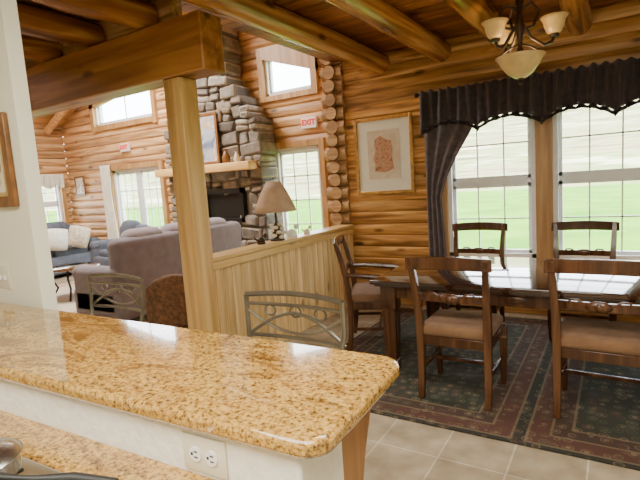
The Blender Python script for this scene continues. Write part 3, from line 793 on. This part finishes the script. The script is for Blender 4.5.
# ---------------------------------------------------------------- chandelier
ch = top('chandelier', (-.61, 3.9, ZC), 'bronze chandelier with amber glass bowl and bell shades', 'chandelier')
zc = lambda z: z-ZC
b = B(); b.lathe([(0, 0), (.07, 0), (.065, -.02), (.02, -.04), (0, -.04)], seg=24)
b.cyl((0, 0, -.03), (0, 0, zc(2.42)), .009, seg=10)
b.lathe([(0, zc(2.80)), (.02, zc(2.79)), (.03, zc(2.75)), (.014, zc(2.70)), (.022, zc(2.64)), (.036, zc(2.58)), (.02, zc(2.5)), (.014, zc(2.44)), (.03, zc(2.40)), (0, zc(2.39))], seg=20)
b.obj('stem', M_bronze, parent=ch)
for k, (a, rad) in enumerate(((R(200), .17), (R(32), .25), (R(128), .22))):
    d = Vector((math.cos(a), math.sin(a), 0))
    b = B(); b.tube([d*.02+Vector((0, 0, zc(2.60))), d*.08+Vector((0, 0, zc(2.50))), d*(rad*.7)+Vector((0, 0, zc(2.44))), d*(rad*.93)+Vector((0, 0, zc(2.46))), d*rad+Vector((0, 0, zc(2.50)))], .012, 8)
    b.tube([d*.02+Vector((0, 0, zc(2.70))), d*.09+Vector((0, 0, zc(2.74))), d*.14+Vector((0, 0, zc(2.68))), d*.10+Vector((0, 0, zc(2.58))), d*.03+Vector((0, 0, zc(2.56)))], .011, 8)
    b.lathe([(0, zc(2.49)), (.03, zc(2.49)), (.036, zc(2.51)), (.02, zc(2.525)), (0, zc(2.525))], c=d*rad, seg=16)
    b.obj('arm', M_bronze, parent=ch)
    b = B(); b.lathe([(.025, zc(2.51)), (.05, zc(2.53)), (.065, zc(2.57)), (.075, zc(2.61)), (.094, zc(2.635))], c=d*rad, seg=28); b.obj('glass_shade', M_glassw, parent=ch, solid=.004)
b = B(); b.lathe([(.0, zc(2.215)), (.04, zc(2.22)), (.09, zc(2.255)), (.13, zc(2.31)), (.15, zc(2.345)), (.172, zc(2.37))], seg=36); b.obj('glass_bowl', M_glassw, parent=ch, solid=.005)
b = B(); b.lathe([(0, zc(2.165)), (.008, zc(2.17)), (.014, zc(2.185)), (.008, zc(2.2)), (.02, zc(2.215)), (0, zc(2.22))], seg=14); b.obj('finial', M_bronze, parent=ch)
for a in range(3):
    b = B(); an = R(90+120*a); d = Vector((math.cos(an), math.sin(an), 0)); b.tube([d*.165+Vector((0, 0, zc(2.365))), d*.09+Vector((0, 0, zc(2.42))), Vector((0, 0, zc(2.46)))], .006, 6); b.obj('bowl_hanger', M_bronze, parent=ch)

# ---------------------------------------------------------------- table lamp on half wall
lp = top('table_lamp', (-2.9, 3.84, 1.005), 'table lamp with tan cone shade and cream floral base', 'lamp')
b = B(); b.lathe([(0, 0), (.075, 0), (.07, .018), (.03, .03), (.045, .07), (.05, .11), (.03, .15), (.012, .18), (.012, .29), (0, .29)], seg=20); b.obj('lamp_base', M_bronze, parent=lp)
b = B()
for k in range(14):
    a = k*2.4; r = .052; b.ball((r*math.cos(a), r*math.sin(a), .035+.010*k), (.055, .055, .038), 8)
o = b.obj('floral_decoration', M_flower, parent=lp); o['kind'] = 'stuff'
b = B(); b.lathe([(.21, .29), (.185, .36), (.125, .49), (.07, .585)], seg=32); b.obj('lamp_shade', M_lampshade, parent=lp, solid=.004)
b = B(); b.cyl((0, 0, .29), (0, 0, .61), .004, seg=6); b.ball((0, 0, .615), (.02, .02, .025)); b.tube([(-.068, 0, .583), (0, 0, .583), (.068, 0, .583)], .003, 6); b.obj('harp', M_bronze, parent=lp)
def figurine(loc, mat, lab, s=1.0):
    b = B(); b.ball((0, 0, .035), (.09, .06, .07), 12); b.ball((.045, 0, .085), (.045, .04, .05), 10); b.tube([(-.04, 0, .04), (-.07, 0, .06), (-.075, 0, .09)], [.012, .008, .004], 6); b.cyl((0, 0, 0), (0, 0, .02), .045, seg=16)
    o = b.obj('figurine', mat, loc=loc); o.scale = (s, s, s); o.rotation_euler = (0, 0, R(60)); tag(o, lab, 'figurine'); return o
figurine((-2.88, 4.06, 1.005), M_pillow, 'small pale bird figurine on the half wall ledge', 1.3)
figurine((-2.9, 3.58, 1.005), M_bronze, 'small dark figurine on the half wall ledge', .9)
figurine((-2.9, 4.38, 1.005), M_flower, 'small cream figurine on the half wall ledge', .8)

# ---------------------------------------------------------------- sofas
def sofa(name, loc, rz, Ln, mat, mat2, label, cat, hb=.92, n=3, dp=.95, feet=True):
    e = top(name, loc, label, cat, rz)
    b = B(); b.rbox((0, 0, .25), (dp, Ln, .36), .05); b.obj('sofa_base', mat, parent=e)
    b = B(); b.rbox((-dp/2+.14, 0, hb*.5+.06), (.26, Ln-.1, hb-.08), .09, Euler((0, R(-4), 0)), 4); b.obj('backrest', mat, parent=e)
    for s in (-1, 1):
        b = B(); b.rbox((.02, s*(Ln/2-.12), .40), (dp-.04, .24, .62), .09, seg=4); b.ball((dp/2-.08, s*(Ln/2-.12), .62), (.2, .27, .2), 14); b.obj('armrest', mat, parent=e)
    w = (Ln-.5)/n
    for i in range(n):
        y = -Ln/2+.25+w*(i+.5)
        b = B(); b.rbox((.1, y, .47), (dp-.32, w-.01, .17), .06, seg=4); b.obj('seat_cushion', mat2, parent=e)
        b = B(); b.rbox((-dp/2+.20, y, hb*.87), (.30, w-.02, .48), .13, Euler((0, R(-10), 0)), 4); b.obj('back_cushion', mat2, parent=e)
    for sx in (-1, 1):
        for sy in (-1, 1):
            b = B(); b.cyl((sx*(dp/2-.1), sy*(Ln/2-.1), 0), (sx*(dp/2-.1), sy*(Ln/2-.1), .09), .025, seg=10); b.obj('foot', M_dark, parent=e)
    return e
sofa('sofa', (-5.4, 4.55, 0), math.pi, 2.3, M_mauve, M_mauve2, 'plush mauve grey sofa with its back to the half wall', 'sofa', hb=1.03)
sofa('sofa.001', (-9.85, 5.2, 0), 0, 2.0, M_navy, M_navy, 'dark slate sofa with pale pillows by the log wall', 'sofa', hb=.98, n=2)
sofa('armchair', (-8.15, 5.8, 0), R(-100), .98, M_navy, M_navy, 'dark slate armchair in front of the glass double door', 'armchair', hb=.95, n=1, dp=.85)
# small barrel-back armchair beside the post
ac = top('barrel_chair', (-3.40, 3.0, 0), 'small brown patterned barrel chair beside the wooden post', 'armchair', R(125))
b = B(); b.rbox((0, 0, .27), (.56, .56, .3), .06); b.obj('chair_base', M_brownfab, parent=ac)
b = B()
def bf(u, v):
    a = math.pi*.5+math.pi*1.0*u; rr = .28+.03*v; hgt = .40+(.24+.22*math.sin(u*math.pi)**1.5)*v
    return (rr*math.cos(a)+.0, rr*math.sin(a), hgt)
b.grid(bf, 28, 8); b.obj('backrest', M_brownfab, parent=ac, solid=.09, bev=.03)
b = B(); b.rbox((.04, 0, .46), (.44, .42, .1), .045, seg=4); b.obj('seat_cushion', M_brownfab, parent=ac)
for sx in (-1, 1):
    for sy in (-1, 1): b = B(); b.cyl((sx*.2, sy*.2, 0), (sx*.2, sy*.2, .13), .02, seg=8); b.obj('leg', M_dark, parent=ac)
def pillow(loc, rot, mat, lab):
    b = B(); 
    def f(u, v, s):
        a, c = 2*u-1, 2*v-1; t = (1-a*a)*(1-c*c); return (a*.22*(1-.08*c*c), s*.09*t**.5, c*.22*(1-.08*a*a))
    b.grid(lambda u, v: f(u, v, 1), 12, 12); b.grid(lambda u, v: f(u, v, -1), 12, 12)
    bmesh.ops.remove_doubles(b.bm, verts=b.bm.verts[:], dist=.0005)
    o = b.obj('throw_pillow', mat, loc=loc, ang=80); o.rotation_euler = rot; tag(o, lab, 'pillow', 'sofa pillows'); return o
pillow((-9.33, 5.22, .78), (0, R(8), R(80)), M_pillow, 'plain white throw pillow on the slate sofa')
pillow((-9.33, 5.68, .78), (0, R(18), R(80)), M_pillow2, 'beige patterned throw pillow on the slate sofa')
pillow((-9.33, 4.74, .78), (0, R(-12), R(95)), M_pillow, 'plain white throw pillow on the slate sofa')

ct = top('coffee_table', (-7.25, 4.25, 0.012), 'dark oval coffee table with thin curved legs', 'table')
b = B(); b.lathe([(0, 0), (.38, 0), (.40, .012), (.38, .025), (0, .025)], c=(0, 0, .47), seg=40); b.obj('tabletop', M_table, parent=ct)
for a in range(4):
    an = R(45+90*a); d = Vector((math.cos(an), math.sin(an), 0))
    b = B(); b.tube([d*.3+Vector((0, 0, .47)), d*.33+Vector((0, 0, .35)), d*.24+Vector((0, 0, .18)), d*.34+Vector((0, 0, .012))], .015, 8); b.obj('leg', M_darkiron, parent=ct)
b = B(); b.rbox((-7.4, 3.9, .006), (2.6, 2.6, .011), .004, seg=1)
tag(b.obj('living_rug', rugmat('rug_light', -8.7, -6.1, 2.6, 5.2, pal=[(0.45, 0.3, 0.2), (0.5, 0.42, 0.3), (0.6, 0.52, 0.4), (0.35, 0.2, 0.14), (0.55, 0.48, 0.38)], mot=[(0.4, 0.25, 0.2), (0.6, 0.5, 0.4), (0.4, 0.4, 0.3)])), 'pale patterned rug on the living room floor', 'rug')

# ---------------------------------------------------------------- lights / world
w = bpy.data.worlds.new('World'); S.world = w; w.use_nodes = True
bg = w.node_tree.nodes['Background']; bg.inputs['Color'].default_value = (0.86, 0.93, 1.0, 1); bg.inputs['Strength'].default_value = 17.0
def area(name, loc, rot, sx, sy, e, col):
    l = bpy.data.lights.new(name, 'AREA'); l.shape = 'RECTANGLE'; l.size = sx; l.size_y = sy; l.energy = e; l.color = col
    o = bpy.data.objects.new(name, l); COL.objects.link(o); o.location = loc; o.rotation_euler = rot; return o
area('kitchen_fill', (-.6, -.4, 2.72), (0, 0, 0), 2.2, 1.2, 150, (1, .94, .80))  # added fill behind the camera, no fixture in the room
area('kitchen_fill.001', (-.2, 1.5, 2.74), (0, 0, 0), 1.5, .6, 50, (1, .94, .80))  # second added fill, out of view above the bar stools
area('living_fill', (-6.5, 4.2, 4.6), (0, 0, 0), 3.0, 1.5, 600, (1, .97, .92))  # unseen fill added below the ridge to brighten the living room
def point(name, loc, e, col, r=.05):
    l = bpy.data.lights.new(name, 'POINT'); l.energy = e; l.color = col; l.shadow_soft_size = r
    o = bpy.data.objects.new(name, l); COL.objects.link(o); o.location = loc
point('chandelier_bulb', (-.61, 3.9, 2.33), 6, (1, .82, .55))
su = bpy.data.lights.new('sun', 'SUN'); su.energy = 7; su.angle = R(2); su.color = (1, .96, .88)
so = bpy.data.objects.new('sun', su); COL.objects.link(so); so.rotation_euler = (R(50), 0, R(25))

# ---------------------------------------------------------------- camera
cam = bpy.data.cameras.new('camera'); co = bpy.data.objects.new('camera', cam); COL.objects.link(co)
cam.lens = 27; cam.sensor_width = 36; cam.clip_start = 0.02; cam.clip_end = 500
yaw, th, ro = R(32), R(6.9), 0.067
d = Vector((-math.sin(yaw), math.cos(yaw), 0)); r0 = Vector((math.cos(yaw), math.sin(yaw), 0))
fw = d*math.cos(th)+Vector((0, 0, -math.sin(th))); up0 = d*math.sin(th)+Vector((0, 0, math.cos(th)))
Rv = r0*math.cos(ro)-up0*math.sin(ro); Uv = r0*math.sin(ro)+up0*math.cos(ro)
m = Matrix((Rv, Uv, -fw)).transposed().to_4x4(); m.translation = Vector((0, 0, 1.56)); co.matrix_world = m
S.camera = co
